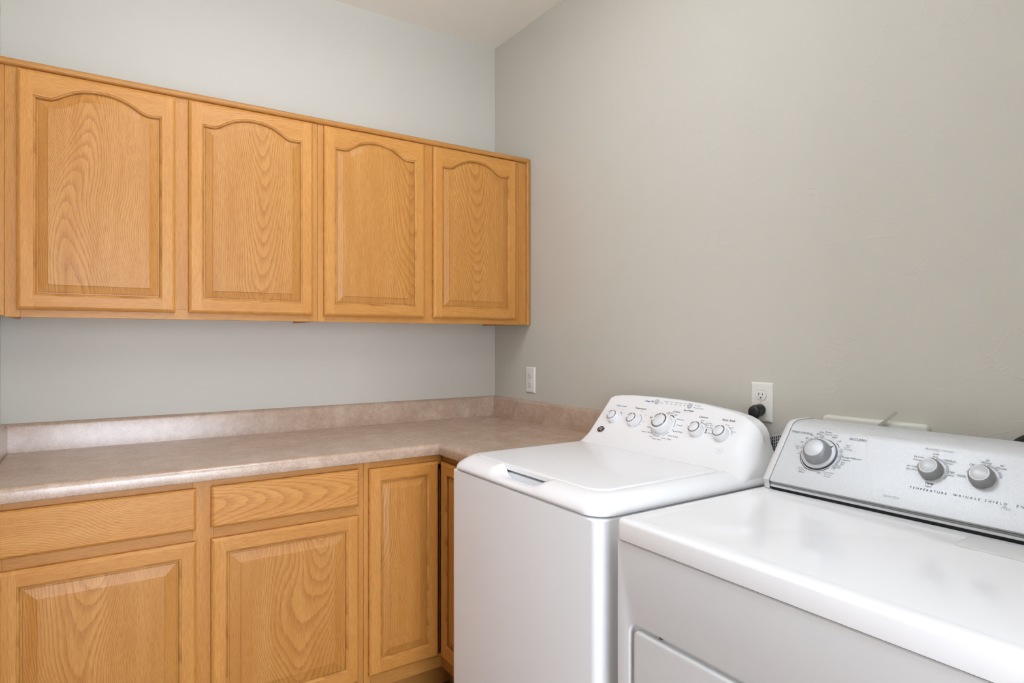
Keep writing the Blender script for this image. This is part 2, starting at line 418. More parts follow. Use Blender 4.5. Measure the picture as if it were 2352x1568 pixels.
# ------------------------------------------------------------------ base cabinets
BF = -.610; BD = -.629
Fb = Face('y', BD)
ZTB = .8795; ZKICK = .10
def base_run():
    x0, x1 = -1.9255, -.908
    t = empty('base_cabinet', (-1.41, -.3, 0)); tag(t, 'oak base cabinet with two drawers above two raised panel doors', 'cabinet', 'oak base cabinets')
    board('side_panel', x0, x0+.013, BF+.019, -.001, ZKICK, ZTB, 'z', t, plane='x')
    board('side_panel', x1-.013, x1-.0004, BF+.019, -.001, ZKICK, ZTB, 'z', t, plane='x')
    board('bottom_panel', x0+.013, x1-.013, BF+.019, -.012, ZKICK+.012, ZKICK+.024, 'x', t)
    board('back_panel', x0+.013, x1-.013, -.010, -.001, ZKICK, ZTB, 'z', t)
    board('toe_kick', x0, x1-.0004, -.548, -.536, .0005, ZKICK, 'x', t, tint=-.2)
    st = [(x0, -1.864), (-1.428, -1.372), (-.935, x1-.0004)]
    for a, b in st: board('stile', a, b, BF, BF+.019, ZKICK, ZTB, 'z', t, tint=-.02)
    for a, b in ((st[0][1], st[1][0]), (st[1][1], st[2][0])):
        for z0, z1 in ((ZKICK, .155), (.690, .748), (.848, ZTB)):
            board('rail', a, b, BF, BF+.019, z0, z1, 'x', t, tint=-.08)
    for (a, b), uc in (((-1.873, -1.420), .13), ((-1.3797, -.9276), .02)):
        dr = frame_piece('drawer', Fb, a, b, .738, .8605, (.008, .008, .008, .008), t, 'x', uc=uc)
        box('drawer_box', a+.03, b-.03, BF+.0195, -.12, .752, .845, WHITE_BODY, dr)
    panel_door(t, Fb, -1.873, -1.420, .145, .705, .0385, .047, .041, False, uc=.04, bevw=.042)
    panel_door(t, Fb, -1.3797, -.9276, .145, .705, .0385, .047, .041, False, uc=-.05, bevw=.042)
base_run()
def corner_unit():
    t = empty('corner_cabinet', (-.45, -.45, 0)); tag(t, 'oak corner base cabinet with a folding pair of narrow doors beside the washer', 'cabinet', 'oak base cabinets')
    board('stile', -.9076, -.884, BF, BF+.019, ZKICK, ZTB, 'z', t, tint=.02)
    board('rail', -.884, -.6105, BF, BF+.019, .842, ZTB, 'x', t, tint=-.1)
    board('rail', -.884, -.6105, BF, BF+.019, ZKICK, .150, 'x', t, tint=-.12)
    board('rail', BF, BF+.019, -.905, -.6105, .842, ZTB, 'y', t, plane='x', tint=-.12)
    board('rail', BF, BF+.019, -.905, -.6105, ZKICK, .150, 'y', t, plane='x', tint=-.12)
    board('stile', BF, BF+.019, -.922, -.9055, ZKICK, ZTB, 'z', t, plane='x')
    board('side_panel', -.9076, -.8956, BF+.0195, -.001, ZKICK, ZTB, 'z', t, plane='x')
    board('side_panel', BF+.0195, -.001, -.922, -.910, ZKICK, ZTB, 'z', t)
    board('bottom_panel', -.895, -.02, -.90, -.02, ZKICK+.012, ZKICK+.024, 'x', t) if False else None
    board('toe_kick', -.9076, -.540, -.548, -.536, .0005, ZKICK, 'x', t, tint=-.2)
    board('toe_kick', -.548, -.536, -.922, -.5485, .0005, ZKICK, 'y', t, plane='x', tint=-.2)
    panel_door(t, Fb, -.8915, -.6310, .150, .8565, .0385, .047, .041, False, uc=.13, bevw=.034)
    Fx = Face('x', BD)
    panel_door(t, Fx, .6312, .8915, .150, .8565, .0385, .047, .041, False, uc=-.1, bevw=.034)
    h = box('hinge', -.6306, -.6288, -.6308, -.6290, .175, .828, BRASS, t); h['label'] = 'brass strip hinge'
corner_unit()

# ------------------------------------------------------------------ countertop
CT = .9205; CB = .8805; WQ = .635; YE = -.9235
ct = empty('countertop', (-.9, -.3, CB)); tag(ct, 'speckled brown laminate countertop turning the corner with a low backsplash', 'countertop')
def arc(cx, cz, r, a0, a1, n): return [(cx+r*math.cos(math.radians(a0+(a1-a0)*i/n)), cz+r*math.sin(math.radians(a0+(a1-a0)*i/n))) for i in range(n+1)]
cprof = [(.0205, CB), (WQ-.006, CB)] + arc(WQ-.004, CB+.004, .004, -90, 0, 3) + arc(WQ-.015, CT-.015, .015, 0, 90, 8) + [(.45, CT), (.0205, CT)]
def sweep(name, ringA, ringB, mat, parent):
    n = len(ringA); f = [(i, (i+1) % n, n+(i+1) % n, n+i) for i in range(n)] + [tuple(range(n)), tuple(range(n, 2*n))]
    return put(name, ringA+ringB, f, mat, parent, smooth=True, sharp=35)
g = .00025
sweep('slab', [Vector((XL+.0215, -q, z)) for q, z in cprof], [Vector((-q-g, -q, z)) for q, z in cprof], LAM, ct)
sweep('slab', [Vector((-q, -q-g, z)) for q, z in cprof], [Vector((-q, YE, z)) for q, z in cprof], LAM, ct)
bprof = [(.0006, CT+.0004-.02), (.0200, CT+.0004-.02), (.0200, 1.0045), (.0185, 1.0085), (.0145, 1.0125), (.0100, 1.0158), (.0006, 1.0165)]
sweep('backsplash', [Vector((XL+.0006, -q, z)) for q, z in bprof], [Vector((-q, -q, z)) for q, z in bprof], LAM, ct)
sweep('backsplash', [Vector((-q, -q-g, z)) for q, z in bprof], [Vector((-q, YE, z)) for q, z in bprof], LAM, ct)
sweep('side_splash', [Vector((XL+q, -.0208, z)) for q, z in bprof], [Vector((XL+q, -.628, z)) for q, z in bprof], LAM, ct)

# ------------------------------------------------------------------ generic turned and flat details on a tilted panel
class Tilt:
    def __init__(s, P0, U, y0): s.P0, s.U, s.y0 = Vector(P0), Vector(U).normalized(), y0; s.N = Vector((-s.U.z, 0, s.U.x))
    def at(s, a, u, h=0.): return Vector((s.P0.x, s.y0-a, s.P0.z)) + s.U*u + s.N*h
def lathe(T, a, u, prof, n=32, cap=True, h0=0.):
    V, fs = [], []
    for r, h in prof:
        for i in range(n):
            th = 2*math.pi*i/n; V.append(T.at(a+r*math.cos(th), u+r*math.sin(th), h+h0))
    for k in range(len(prof)-1):
        for i in range(n): j = (i+1) % n; fs.append((k*n+i, k*n+j, (k+1)*n+j, (k+1)*n+i))
    if cap: fs.append(tuple(range((len(prof)-1)*n, len(prof)*n)))
    fs.append(tuple(reversed(range(n))))
    return V, fs
class Ink:
    """collects flat print on a panel"""
    def __init__(s, T): s.T, s.items = T, []
    def add(s, pts, faces):
        if pts: s.items.append((pts, faces))
    def text(s, body, a, u, size, align='CENTER', shear=0., bold=0., h=.0004, rot=0., space=1.):
        cu = bpy.data.curves.new('lettering', 'FONT'); cu.body = body; cu.size = size; cu.align_x = align; cu.align_y = 'CENTER'
        cu.shear = shear; cu.resolution_u = 3; cu.offset = bold; cu.space_character = space
        ob = bpy.data.objects.new('lettering', cu); me = ob.to_mesh()
        c, sn = math.cos(rot), math.sin(rot)
        s.add([s.T.at(a+v.co.x*c-v.co.y*sn, u+v.co.x*sn+v.co.y*c, h) for v in me.vertices], [tuple(p.vertices) for p in me.polygons])
        ob.to_mesh_clear(); bpy.data.objects.remove(ob); bpy.data.curves.remove(cu)
    def arc(s, a, u, r0, r1, d0, d1, h=.0004, n=None):
        n = n or max(2, int(abs(d1-d0)/6)); P = []
        for i in range(n+1):
            t = math.radians(d0+(d1-d0)*i/n)
            for r in (r0, r1): P.append(s.T.at(a+r*math.cos(t), u+r*math.sin(t), h))
        s.add(P, [(2*i, 2*i+1, 2*i+3, 2*i+2) for i in range(n)])
    def dot(s, a, u, r, h=.0005, n=12):
        s.add([s.T.at(a+r*math.cos(2*math.pi*i/n), u+r*math.sin(2*math.pi*i/n), h) for i in range(n)], [tuple(range(n))])
    def line(s, a0, u0, a1, u1, w, h=.0004):
        d = Vector((a1-a0, u1-u0)).normalized()*w/2; nx, ny = -d.y, d.x
        s.add([s.T.at(a0+nx, u0+ny, h), s.T.at(a1+nx, u1+ny, h), s.T.at(a1-nx, u1-ny, h), s.T.at(a0-nx, u0-ny, h)], [(0, 1, 2, 3)])
    def done(s, name, mat, parent):
        for V, F in s.items:
            o = put(name, V, F, mat, parent, recalc=False)
            bm = bmesh.new(); bm.from_mesh(o.data); bm.normal_update()
            for f in bm.faces:
                if f.normal.dot(s.T.N) < 0: f.normal_flip()
            bm.to_mesh(o.data); bm.free()
def rrect(x0, x1, y0, y1, r, n=8):
    """rounded rectangle, CCW, same count for every call. r = one radius or four (x0y0, x1y0, x1y1, x0y1)"""
    R = (r,)*4 if isinstance(r, (int, float)) else r
    cs = [((x0, y0), 180, R[0], 1, 1), ((x1, y0), 270, R[1], -1, 1), ((x1, y1), 0, R[2], -1, -1), ((x0, y1), 90, R[3], 1, -1)]
    P = []
    for (cx, cy), a0, rr, sx, sy in cs:
        for i in range(n+1):
            a = math.radians(a0+90*i/n); P.append((cx+sx*rr+rr*math.cos(a), cy+sy*rr+rr*math.sin(a)))
    return P
def rings_mesh(rings, cap_top=True, cap_bot=True):
    n = len(rings[0]); V = [p for r in rings for p in r]; fs = []
    for k in range(len(rings)-1):
        for i in range(n): j = (i+1) % n; fs.append((k*n+i, k*n+j, (k+1)*n+j, (k+1)*n+i))
    if cap_bot: fs.append(tuple(reversed(range(n))))
    if cap_top: fs.append(tuple(range((len(rings)-1)*n, len(rings)*n)))
    return V, fs

# ------------------------------------------------------------------ washing machine
def washer():
    xf, xb, yl, yr = -.745, -.035, -.936, -1.622
    t = empty('washing_machine', (-.39, (yl+yr)/2, 0)); tag(t, 'white top-loading washing machine with five chrome-ringed knobs, next to the counter', 'washing machine')
    ZS = .9005
    # steel body
    rb = [(0, .02, 0), (0, ZS-.012, 0), (.0004, ZS-.006, 0), (.003, ZS-.0035, 0), (.012, ZS-.003, 0)]
    V, fs = rings_mesh([[Vector((x, y, z)) for x, y in rrect(xf+i, xb-i, yr+i, yl-i, (.025, .008, .008, .025))] for i, z, _ in rb])
    put('body', V, fs, WHITE_BODY, t, smooth=True, sharp=40)
    for x in (xf+.06, xb-.06):
        for y in (yl-.06, yr+.06):
            V, fs = rings_mesh([[Vector((x+.02*math.cos(k*.5236), y+.02*math.sin(k*.5236), z)) for k in range(12)] for z in (.0003, .022)])
            put('foot', V, fs, BLACK_RUBBER, t, smooth=True, sharp=40)
    # deck: moulded ring whose front and sides roll down to the seam, with the finger scoop in front
    cyc = (yl+yr)/2 + .012
    prof = [(0.012, ZS-.0005), (.002, ZS+.0005), (-.0015, ZS+.003), (-.001, ZS+.010), (.004, ZS+.0185), (.014, ZS+.0275), (.028, ZS+.0345), (.043, ZS+.0385), (.056, ZS+.0400), (.0605, ZS+.0398), (.0620, ZS+.036), (.064, ZS+.018)]
    def outline(i):
        a, b, c, d = xf+i, xb, yr+i*.98, yl-min(i, .02)-max(0, i-.02)*.12
        r = max(.055-i*.15, .03)
        P = []
        N1, N2 = 60, 26
        # front edge sampled densely for the scoop; order: back-left, front-left ... CCW seen from above
        def cor(cx, cy, r, a0, n=8): return [(cx+r*math.cos(math.radians(a0+90*k/n)), cy+r*math.sin(math.radians(a0+90*k/n))) for k in range(n+1)]
        P += [(b, d)]
        P += [(b+(a+r-b)*k/N2, d) for k in range(1, N2)]
        P += cor(a+r, d-r, r, 90)
        P += [(a, d-r+(c+r-(d-r))*k/N1) for k in range(1, N1)]
        P += cor(a+r, c+r, r, 180)
        P += [(a+r+(b-a-r)*k/N2, c) for k in range(1, N2)]
        P += [(b, c)]
        return P
    rings = []
    for k, (i, z) in enumerate(prof):
        ring = []
        for x, y in outline(i):
            zz, xx = z, x
            e = abs(y-cyc)/.118
            if x < xf+.075 and e < 1 and k >= 4:
                s = (1-e**4)**1.2 if e < 1 else 0
                dep = {4: .004, 5: .010, 6: .018, 7: .026, 8: .031, 9: .034, 10: .034, 11: .018}[k]
                zz -= dep*s; xx -= (.006*s if k >= 6 else 0)
            ring.append(Vector((xx, y, zz)))
        rings.append(ring)
    n = len(rings[0]); V = [p for r in rings for p in r]; fs = []
    for k in range(len(rings)-1):
        for i in range(n-1): fs.append((k*n+i, k*n+i+1, (k+1)*n+i+1, (k+1)*n+i))
    o = put('deck', V, fs, WHITE_PLASTIC, t, smooth=True, sharp=60)
    # well under the lid
    x0, x1, y0, y1 = xf+.062, -.248, yr+.066, yl-.0265
    box('lid_well', x0-.001, xb-.01, y0-.003, y1+.003, ZS-.002, ZS+.019, WHITE_BODY, t)
    # lid
    xl, xr2 = xf+.0585, -.2445
    RL = [(.006, ZS+.024), (.0006, ZS+.0265), (0, ZS+.036), (.0010, ZS+.0395), (.0035, ZS+.0412), (.010, ZS+.0418)]
    V, fs = rings_mesh([[Vector((x, y, z)) for x, y in rrect(xl+i, xr2-i, yr+.0655+i, yl-.0255-i, (.055, .012, .012, .055), 10)] for i, z in RL])
    put('lid', V, fs, WHITE, t, smooth=True, sharp=50)
    # console
    T = Tilt((-.19, 0, .972), (.679, 0, .734), -.935)
    pr = [(-.262, .9385), (-.2475, .9392), (-.236, .9430), (-.222, .9500), (-.206, .9600), (-.19, .972)]
    TOP = [(0, 1.072), (.004, 1.081), (.012, 1.087), (.022, 1.0912), (.05, 1.0958), (.10, 1.0992), (.20, 1.1008), (.32, 1.1000), (.42, 1.0948), (.50, 1.0868), (.537, 1.0822), (.582, 1.0740), (.605, 1.0655), (.620, 1.0570), (.632, 1.0460), (.640, 1.0340), (.645, 1.0180)]
    def ztop(s_):
        for (a0, b0), (a1, b1) in zip(TOP, TOP[1:]):
            if s_ <= a1: return b0+(b1-b0)*(s_-a0)/(a1-a0)
        return TOP[-1][1]
    NU = 8; roll = [(.003, .0045), (.006, .0065), (.010, .0075), (.016, .008)]
    m = len(pr)+NU+len(roll); S = []
    NS = 110; wd = yl-yr-.003
    for k in range(NS+1):
        q = .5-.5*math.cos(math.pi*k/NS); S.append(q*.75+k/NS*.25)
    V = []
    def bend(e, r): return 1-math.sqrt(max(0, 1-(1-e/r)**2)) if e < r else 0.
    for q in S:
        zt = ztop(q*.645); um = (zt-.008-.972)/.734
        col = list(pr)
        for k in range(1, NU+1): p = T.at(0, um*k/NU); col.append((p.x, p.z))
        px, pz = col[-1]; col += [(px+a, pz+b) for a, b in roll]
        kL, kR = bend(q*wd, .016), bend((1-q)*wd, .078); kb = max(bend(q*wd, .05)*.4, bend((1-q)*wd, .06))
        for j, (x, z) in enumerate(col):
            tf = max(0, j-2)/(m-3); tz = max(0, min(1, (z-.94)/.16))
            xx = x + kL*.016 + kR*(.008+.060*min(1, tz/.22))
            zz = z - kb*.030*(1-tz)
            V.append(Vector((min(xx, -.0575+.00004*j), yl-.0015-q*(wd-.040*tf**.8), zz)))
    fs = [(a*m+j, a*m+j+1, (a+1)*m+j+1, (a+1)*m+j) for a in range(NS) for j in range(m-1)]
    # back and ends
    base = len(V)
    for a in range(NS+1):
        p = V[a*m+m-1]; V.append(Vector((-.0555, p.y, p.z-.001))); V.append(Vector((-.0555, V[a*m].y, ZS+.006)))
    for a in range(NS):
        fs.append((a*m+m-1, base+2*a, base+2*a+2, (a+1)*m+m-1)); fs.append((base+2*a, base+2*a+1, base+2*a+3, base+2*a+2))
    for a in (0, NS):
        loop = [a*m+j for j in range(m)] + [base+2*a, base+2*a+1]
        p = V[a*m]; V.append(Vector((p.x, p.y, ZS+.006))); loop.append(len(V)-1)
        fs.append(tuple(loop))
    con = put('console', V, fs, WHITE, t, smooth=True, sharp=38)
    # perforated rear guard showing beside the console
    gr = empty('rear_guard', (-.04, -1.57, .95), t)
    gv = [Vector((x, y, z)) for x in (-.040, -.037) for y, z in ((-1.535, 1.010), (-1.612, 1.036), (-1.612, .925), (-1.535, .925))]
    put('guard_plate', gv, [(0, 1, 2, 3), (7, 6, 5, 4), (0, 4, 5, 1), (1, 5, 6, 2), (2, 6, 7, 3), (3, 7, 4, 0)], PERF, gr)
    hv, hf = [], []
    for r in range(10):
        y = -1.538
        while y > -1.608:
            z = 1.004-r*.0085-(y+1.535)*.33
            v, f = box_vf(-.0406, -.0401, y-.0034, y, z-.0062, z); b = len(hv)
            hv += [Vector(p) for p in v]; hf += [tuple(b+i for i in q) for q in f]; y -= .0060
    o = put('perforation', hv, hf, DARK, gr); o['kind'] = 'stuff'
    # knobs
    def knob(a, u, R, hh, fr):
        k = empty('knob', T.at(a, u), t)
        V, fs = lathe(T, a, u, [(R, .0006), (R, .002), (R*.985, hh*.55), (R*.955, hh*.86), (fr, hh*.93)], 40)
        put('skirt', V, fs, WHITE_PLASTIC, k, smooth=True, sharp=30)
        V, fs = lathe(T, a, u, [(fr, hh*.9), (fr*1.005, hh*.97), (fr*.96, hh*1.03), (fr*.86, hh*1.0), (fr*.82, hh*.95)], 40, h0=.0004)
        put('chrome_ring', V, fs, CHROME, k, smooth=True, sharp=40)
        V, fs = lathe(T, a, u, [(fr*.83, hh*.93), (fr*.83, hh*1.0), (fr*.78, hh*1.035), (0.0005, hh*1.06)], 40, h0=.0005)
        put('cap', V, fs, LENS, k, smooth=True, sharp=40)
        I = Ink(T); I.line(a-fr*.02, u+fr*.74, a-fr*.02, u+fr*1.0, fr*.16, hh*1.045+.0006); I.done('pointer', INK_WHITE, k)
    V, fs = lathe(T, .0, 0, [(1, 0)], 8) if False else (None, None)
    knob(.0915, .0675, .0215, .021, .0188); knob(.1875, .067, .0215, .021, .0188)
    knob(.3195, .067, .0345, .029, .0272)
    knob(.4570, .0655, .0225, .023, .0192); knob(.5475, .0645, .0225, .023, .0192)
    for a, u in ((.2373, .1556), (.3788, .1536)):
        V, fs = lathe(T, a, u, [(.0092, .0003), (.0092, .0035), (.0085, .0048), (.0065, .0054), (.0005, .0056)], 28)
        put('button', V, fs, GREY_BTN, t, smooth=True, sharp=35)
    # badge: dark oval with a swirl monogram
    bd = empty('badge', T.at(.064, .0122), t)
    n = 36; V = []
    for r, h in ((1, .0004), (1, .0022), (.9, .0030)):
        V += [T.at(.064+.0165*r*math.cos(2*math.pi*i/n), .0122+.0125*r*math.sin(2*math.pi*i/n), h) for i in range(n)]
    fs = [(k*n+i, k*n+(i+1) % n, (k+1)*n+(i+1) % n, (k+1)*n+i) for k in (0, 1) for i in range(n)] + [tuple(range(2*n, 3*n))]
    put('badge_rim', V, fs, CHROME, bd, smooth=True, sharp=40)
    n = 36; V = []
    for r, h in ((.82, .0030), (.82, .0034)): V += [T.at(.064+.0165*r*math.cos(2*math.pi*i/n), .0122+.0125*r*math.sin(2*math.pi*i/n), h) for i in range(n)]
    put('badge_face', V, [(i, (i+1) % n, n+(i+1) % n, n+i) for i in range(n)] + [tuple(range(n, 2*n))], BADGE, bd)
    I = Ink(T); hb = .0038
    for k in range(4):
        th = math.radians(45+90*k); I.arc(.064+.0085*math.cos(th), .0122+.0062*math.sin(th), .0017, .0026, th*57.3-150, th*57.3+120, hb)
    I.text('G', .0607, .0125, .0105, shear=.25, h=hb); I.text('E', .0672, .0120, .0105, shear=.25, h=hb)
    I.done('monogram', INK_WHITE, bd)
    # printing
    D, G, P, B = Ink(T), Ink(T), Ink(T), Ink(T)
    sh = .12
    B.text('Water Level', .0886, .1212, .0098, shear=sh, bold=.0001); B.text('Deep Fill', .2020, .1548, .0105, shear=sh, bold=.0002)
    P.text('Full', .0860, .1105, .0058); P.text('Super', .1060, .1060, .0054)
    G.text('Temperature', .1829, .121, .0098, shear=sh, bold=.0001)
    D.text('Colors', .341, .1256, .0102, shear=sh, bold=.0001); D.text('Options', .4521, .118, .0102, shear=sh, bold=.0001); D.text('Auto Soak', .5433, .1184, .0110, shear=sh, bold=.0001)
    D.text('Whites', .2580, .0905, .0088, shear=sh, bold=.0001); D.text('Start/Pause', .3837, .1359, .0088, shear=sh, bold=.0001)
    for s_, a, u in (('Normal', .318, .1187), ('Light', .3442, .1131), ('Delicates', .3715, .0978), ('Casuals', .3815, .0762), ('Speed Wash', .3893, .0517), ('Drain & Spin', .3812, .0326), ('Active Wear', .362, .0196), ('Bulky Items', .3254, .0126), ('Jeans', .2985, .0192), ('Towels / Sheets', .2700, .0326), ('Heavy', .2690, .0524)):
        G.text(s_, a, u, .0078, shear=sh)
    D.text('Dark Wash', .2980, .1135, .0082, shear=sh)
    for s_, a, u in (('Deep Fill', .2765, .1611), ('Soak', .2981, .1613), ('Wash', .3178, .1611), ('Rinse', .3365, .1606), ('Spin', .3561, .161)): G.text(s_, a, u, .0056)
    for a, u in ((.262, .1534), (.2811, .1532), (.3005, .153), (.3196, .1529), (.3387, .1526), (.3576, .1527), (.3985, .1592), (.3985, .1495)): D.dot(a, u, .0015)
    G.line(.2475, .1538, .260, .1534, .0006); P.line(.283, .1531, .357, .1526, .0004)
    G.text('Pause', .4110, .1585, .0072, shear=sh); G.text('Lid Locked', .4180, .1487, .0072, shear=sh)
    P.line(.1680, .1135, .2010, .1130, .0005); P.line(.3665, .1280, .4010, .1272, .0005)
    for s_, a, u, k in (('Extra', .4555, .1055, G), ('Spin', .4555, .0992, G), ('2nd Rinse', .4830, .0985, G), ('+ Extra Spin', .4850, .0925, G), ('Deep Rinse', .4925, .0835, D), ('+ Extra Spin', .4925, .0765, P), ('+2nd Rinse', .4985, .0640, G), ('30 Min', .5471, .1010, G), ('1 Hr', .5672, .0945, G), ('2 Hr', .5812, .0804, G)):
        k.text(s_, a, u, .0064, shear=sh)
    for s_, a, u in (('Cold', .1990, .1080), ('Cool', .2230, .0975), ('Colors', .2270, .0720), ('Warm', .2200, .0570), ('Hot', .2060, .0460)): P.text(s_, a, u, .0060)
    P.text('Precise', .1190, .0965, .0056); D.dot(.1085, .0930, .0016)
    # scales round the knobs
    for a, u, r, d0, d1, k in ((.0915, .0675, .0300, 30, 75, P), (.1875, .067, .0300, -50, 75, P), (.3195, .067, .0435, 52, 84, D), (.3195, .067, .0435, 0, 40, P), (.3195, .067, .0435, 205, 285, INK), (.3195, .067, .0435, 300, 330, P),
                               (.4570, .0655, .0310, 45, 95, P), (.4570, .0655, .0310, -6, 26, D), (.5475, .0645, .0310, 8, 80, P)):
        if k is INK: k = P
        k.arc(a, u, r-.0016, r+.0016, d0, d1)
    Wt = Ink(T)
    for a, u, r, ds in ((.3195, .067, .0435, (56, 78, 8, 20, 32, 215, 240, 265, 310)), (.4570, .0655, .031, (55, 72, 88, 22, 2)), (.5475, .0645, .031, (15, 45, 74)), (.1875, .067, .030, (-45, -15, 15, 45, 70))):
        for d in ds: Wt.dot(a+r*math.cos(math.radians(d)), u+r*math.sin(math.radians(d)), .0011, .0007)
    G.arc(.3195+.0465, .067-.0115, .0012, .0021, 0, 360)
    G2 = Ink(T); G2.arc(.5673, .0112, .0095, .0101, 0, 360); G2.text('he', .5673, .0112, .0085, shear=.2)
    D.done('lettering', INK_BLACK, con); G.done('lettering', INK, con); P.done('lettering', INK_PALE, con); B.done('lettering', INK_BLUE, con)
    Wt.done('scale_marks', INK_WHITE, con); G2.done('lettering', INK_PALE, con)
washer()

# ------------------------------------------------------------------ dryer
def dryer():
    xf, xb, yl, yr = -.745, -.045, -1.6775, -2.4365
    t = empty('dryer', (-.39, (yl+yr)/2, 0)); tag(t, 'white clothes dryer with a silver control panel and three grey knobs', 'dryer')
    ZD = .9218; ZS = .8755
    # body with the front panel; the recess of the door is cut in the front face
    x1 = xf+.004
    V, fs = rings_mesh([[Vector((x, y, z)) for x, y in rrect(x1+.018+i, xb-i, yr+i, yl-i, .004, 3)] for i, z in ((0, .03), (0, ZS-.004), (.003, ZS-.0015))])
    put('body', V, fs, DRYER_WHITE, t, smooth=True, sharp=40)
    for x in (xf+.06, xb-.06):
        for y in (yl-.06, yr+.06):
            V, fs = rings_mesh([[Vector((x+.02*math.cos(k*.5236), y+.02*math.sin(k*.5236), z)) for k in range(12)] for z in (.0003, .031)])
            put('foot', V, fs, BLACK_RUBBER, t, smooth=True, sharp=40)
    # front panel with rounded rectangular opening (frame made of rings in the y-z plane)
    oy0, oy1, oz0, oz1 = yr+.036, yl-.036, .17, .7135
    def ryz(i, r, x): return [Vector((x, y, z)) for y, z in rrect(oy0+i, oy1-i, oz0+i, oz1-i, r, 8)]
    outer = [Vector((x1, y, z)) for y, z in rrect(yr+.0025, yl-.0025, .06, ZS-.003, .006, 8)]
    outer0 = [Vector((x1+.003, y, z)) for y, z in rrect(yr, yl, .0575, ZS-.0005, .007, 8)]
    outerb = [Vector((x1+.018, y, z)) for y, z in rrect(yr, yl, .0575, ZS-.0005, .007, 8)]
    V, fs = rings_mesh([outerb, outer0, outer, ryz(-.003, .026, x1), ryz(-.0008, .024, x1+.0008), ryz(0, .023, x1+.003), ryz(0, .023, x1+.014)], False, False)
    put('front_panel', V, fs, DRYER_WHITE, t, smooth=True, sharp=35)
    V, fs = rings_mesh([ryz(-.001, .023, x1+.0150), ryz(-.001, .023, x1+.0135)], True, True)
    put('recess', V, fs, DRYER_WHITE, t)
    V, fs = rings_mesh([ryz(.0115, .016, x1+.0133), ryz(.0115, .016, x1+.0040), ryz(.0123, .0155, x1+.0018), ryz(.0145, .0145, x1+.0004), ryz(.018, .013, x1)], True, False)
    put('door', V, fs, DRYER_WHITE, t, smooth=True, sharp=35)
    sc_ = Tilt((x1+.0134, 0, oz1-.0058), (0, 0, 1), oy1)
    V, fs = lathe(sc_, .078, 0, [(.0042, 0), (.0042, .003), (.003, .0045), (.0005, .005)], 14)
    put('screw', V, fs, STEEL, t, smooth=True, sharp=40)
    box('top_seam_shade', x1+.002, x1+.0175, yr+.01, yl-.01, ZS-.0004, ZS+.0012, DARK, t)  # dark strip stands in for the shade in the seam below the top
    # top: a folded steel lid with a shallow tray
    rt = [(.004, ZS+.0015), (.0005, ZS+.003), (0, ZS+.006), (0, ZD-.009), (.0012, ZD-.0045), (.0042, ZD-.0013), (.009, ZD), (.030, ZD), (.034, ZD-.0006), (.040, ZD-.0011)]
    V, fs = rings_mesh([[Vector((x, y, z)) for x, y in rrect(xf-.001+i, xb-i*.2, yr+i, yl-i, (max(.012, .016+i*.5),)*4, 6)] for i, z in rt])
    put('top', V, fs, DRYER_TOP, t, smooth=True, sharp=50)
    # lint screen lid
    zl = ZD-.0011
    V, fs = rings_mesh([[Vector((x, y, z)) for x, y in rrect(-.352+i, -.268-i, -2.405+i, -2.150-i, .012, 5)] for i, z in ((0, zl-.001), (0, zl+.0022), (.0012, zl+.0032), (.004, zl+.0034))])
    put('lint_lid', V, fs, DRYER_WHITE, t, smooth=True, sharp=40)
    # console
    T = Tilt((-.2525, 0, .9462), (.610, 0, .792), -1.68)
    pa, pb = -1.7095, -2.4045
    P = [(-.2475, ZD+.0066), (-.2500, ZD+.0080), (-.2500, ZD+.0125), (-.2470, ZD+.0145), (-.2475, ZD+.0165), (-.2535, .9445)]
    for u in (.0, .04, .08, .12, .150, .162): p = T.at(0, u); P.append((p.x, p.z))
    P += [(-.1490, 1.0777), (-.1430, 1.0812), (-.1350, 1.0840), (-.1230, 1.0857), (-.0800, 1.0863), (-.062, 1.0855)]
    def prism(name, prof, ya, yb, mat, par, sharp=30):
        n = len(prof); V = [Vector((x, y, z)) for y in (ya, yb) for x, z in prof]
        fs = [(i, i+1, n+i+1, n+i) for i in range(n-1)] + [(n-1, 0, n, 2*n-1), tuple(range(n)), tuple(reversed(range(n, 2*n)))]
        return put(name, V, fs, mat, par, smooth=True, sharp=sharp)
    con = prism('control_panel', P + [(-.062, ZD+.004)], pa, pb, SILVER, t, 24)
    box('console_gap_shade', -.244, -.070, pb, pa, ZD-.0008, ZD+.0068, DARK, t)  # dark block painted as the shade beneath the console
    lip = prism('panel_groove', [(-.2495, ZD+.0138), (-.2508, ZD+.0150), (-.2512, ZD+.0172), (-.249, ZD+.0172)], pa-.0002, pb+.0002, SILVER_DARK, con)
    # end caps: rounded in plan
    CP = [(-.2490, ZD+.0004), (-.2520, ZD+.0040), (-.2520, ZD+.0130), (-.2545, .9420), (-.2560, .9465)]
    for u in (.0, .04, .08, .12, .15): p = T.at(0, u, .0025); CP.append((p.x, p.z))
    CP += [(-.1520, 1.0795), (-.1440, 1.0838), (-.1350, 1.0866), (-.1230, 1.0882), (-.0800, 1.0888), (-.060, 1.0880)]
    for ya, sg in ((pa+.0012, 1), (pb-.0012, -1)):
        V = []; n = len(CP)
        steps = [(0, 0), (.006, 0), (.012, .0015), (.017, .0045), (.0215, .0095), (.0245, .016), (.0262, .026)]
        for dy, bk in steps:
            for x, z in CP:
                top = max(0, min(1, (z-1.05)/.05))
                V.append(Vector((min(x+bk, -.062), ya+sg*dy, z - bk*.55*top if z > 1.05 else z)))
        fs = [(a*n+j, a*n+j+1, (a+1)*n+j+1, (a+1)*n+j) for a in range(len(steps)-1) for j in range(n-1)]
        b = len(V)
        for dy, bk in steps: V.append(Vector((-.060, ya+sg*dy, ZD+.0004)))
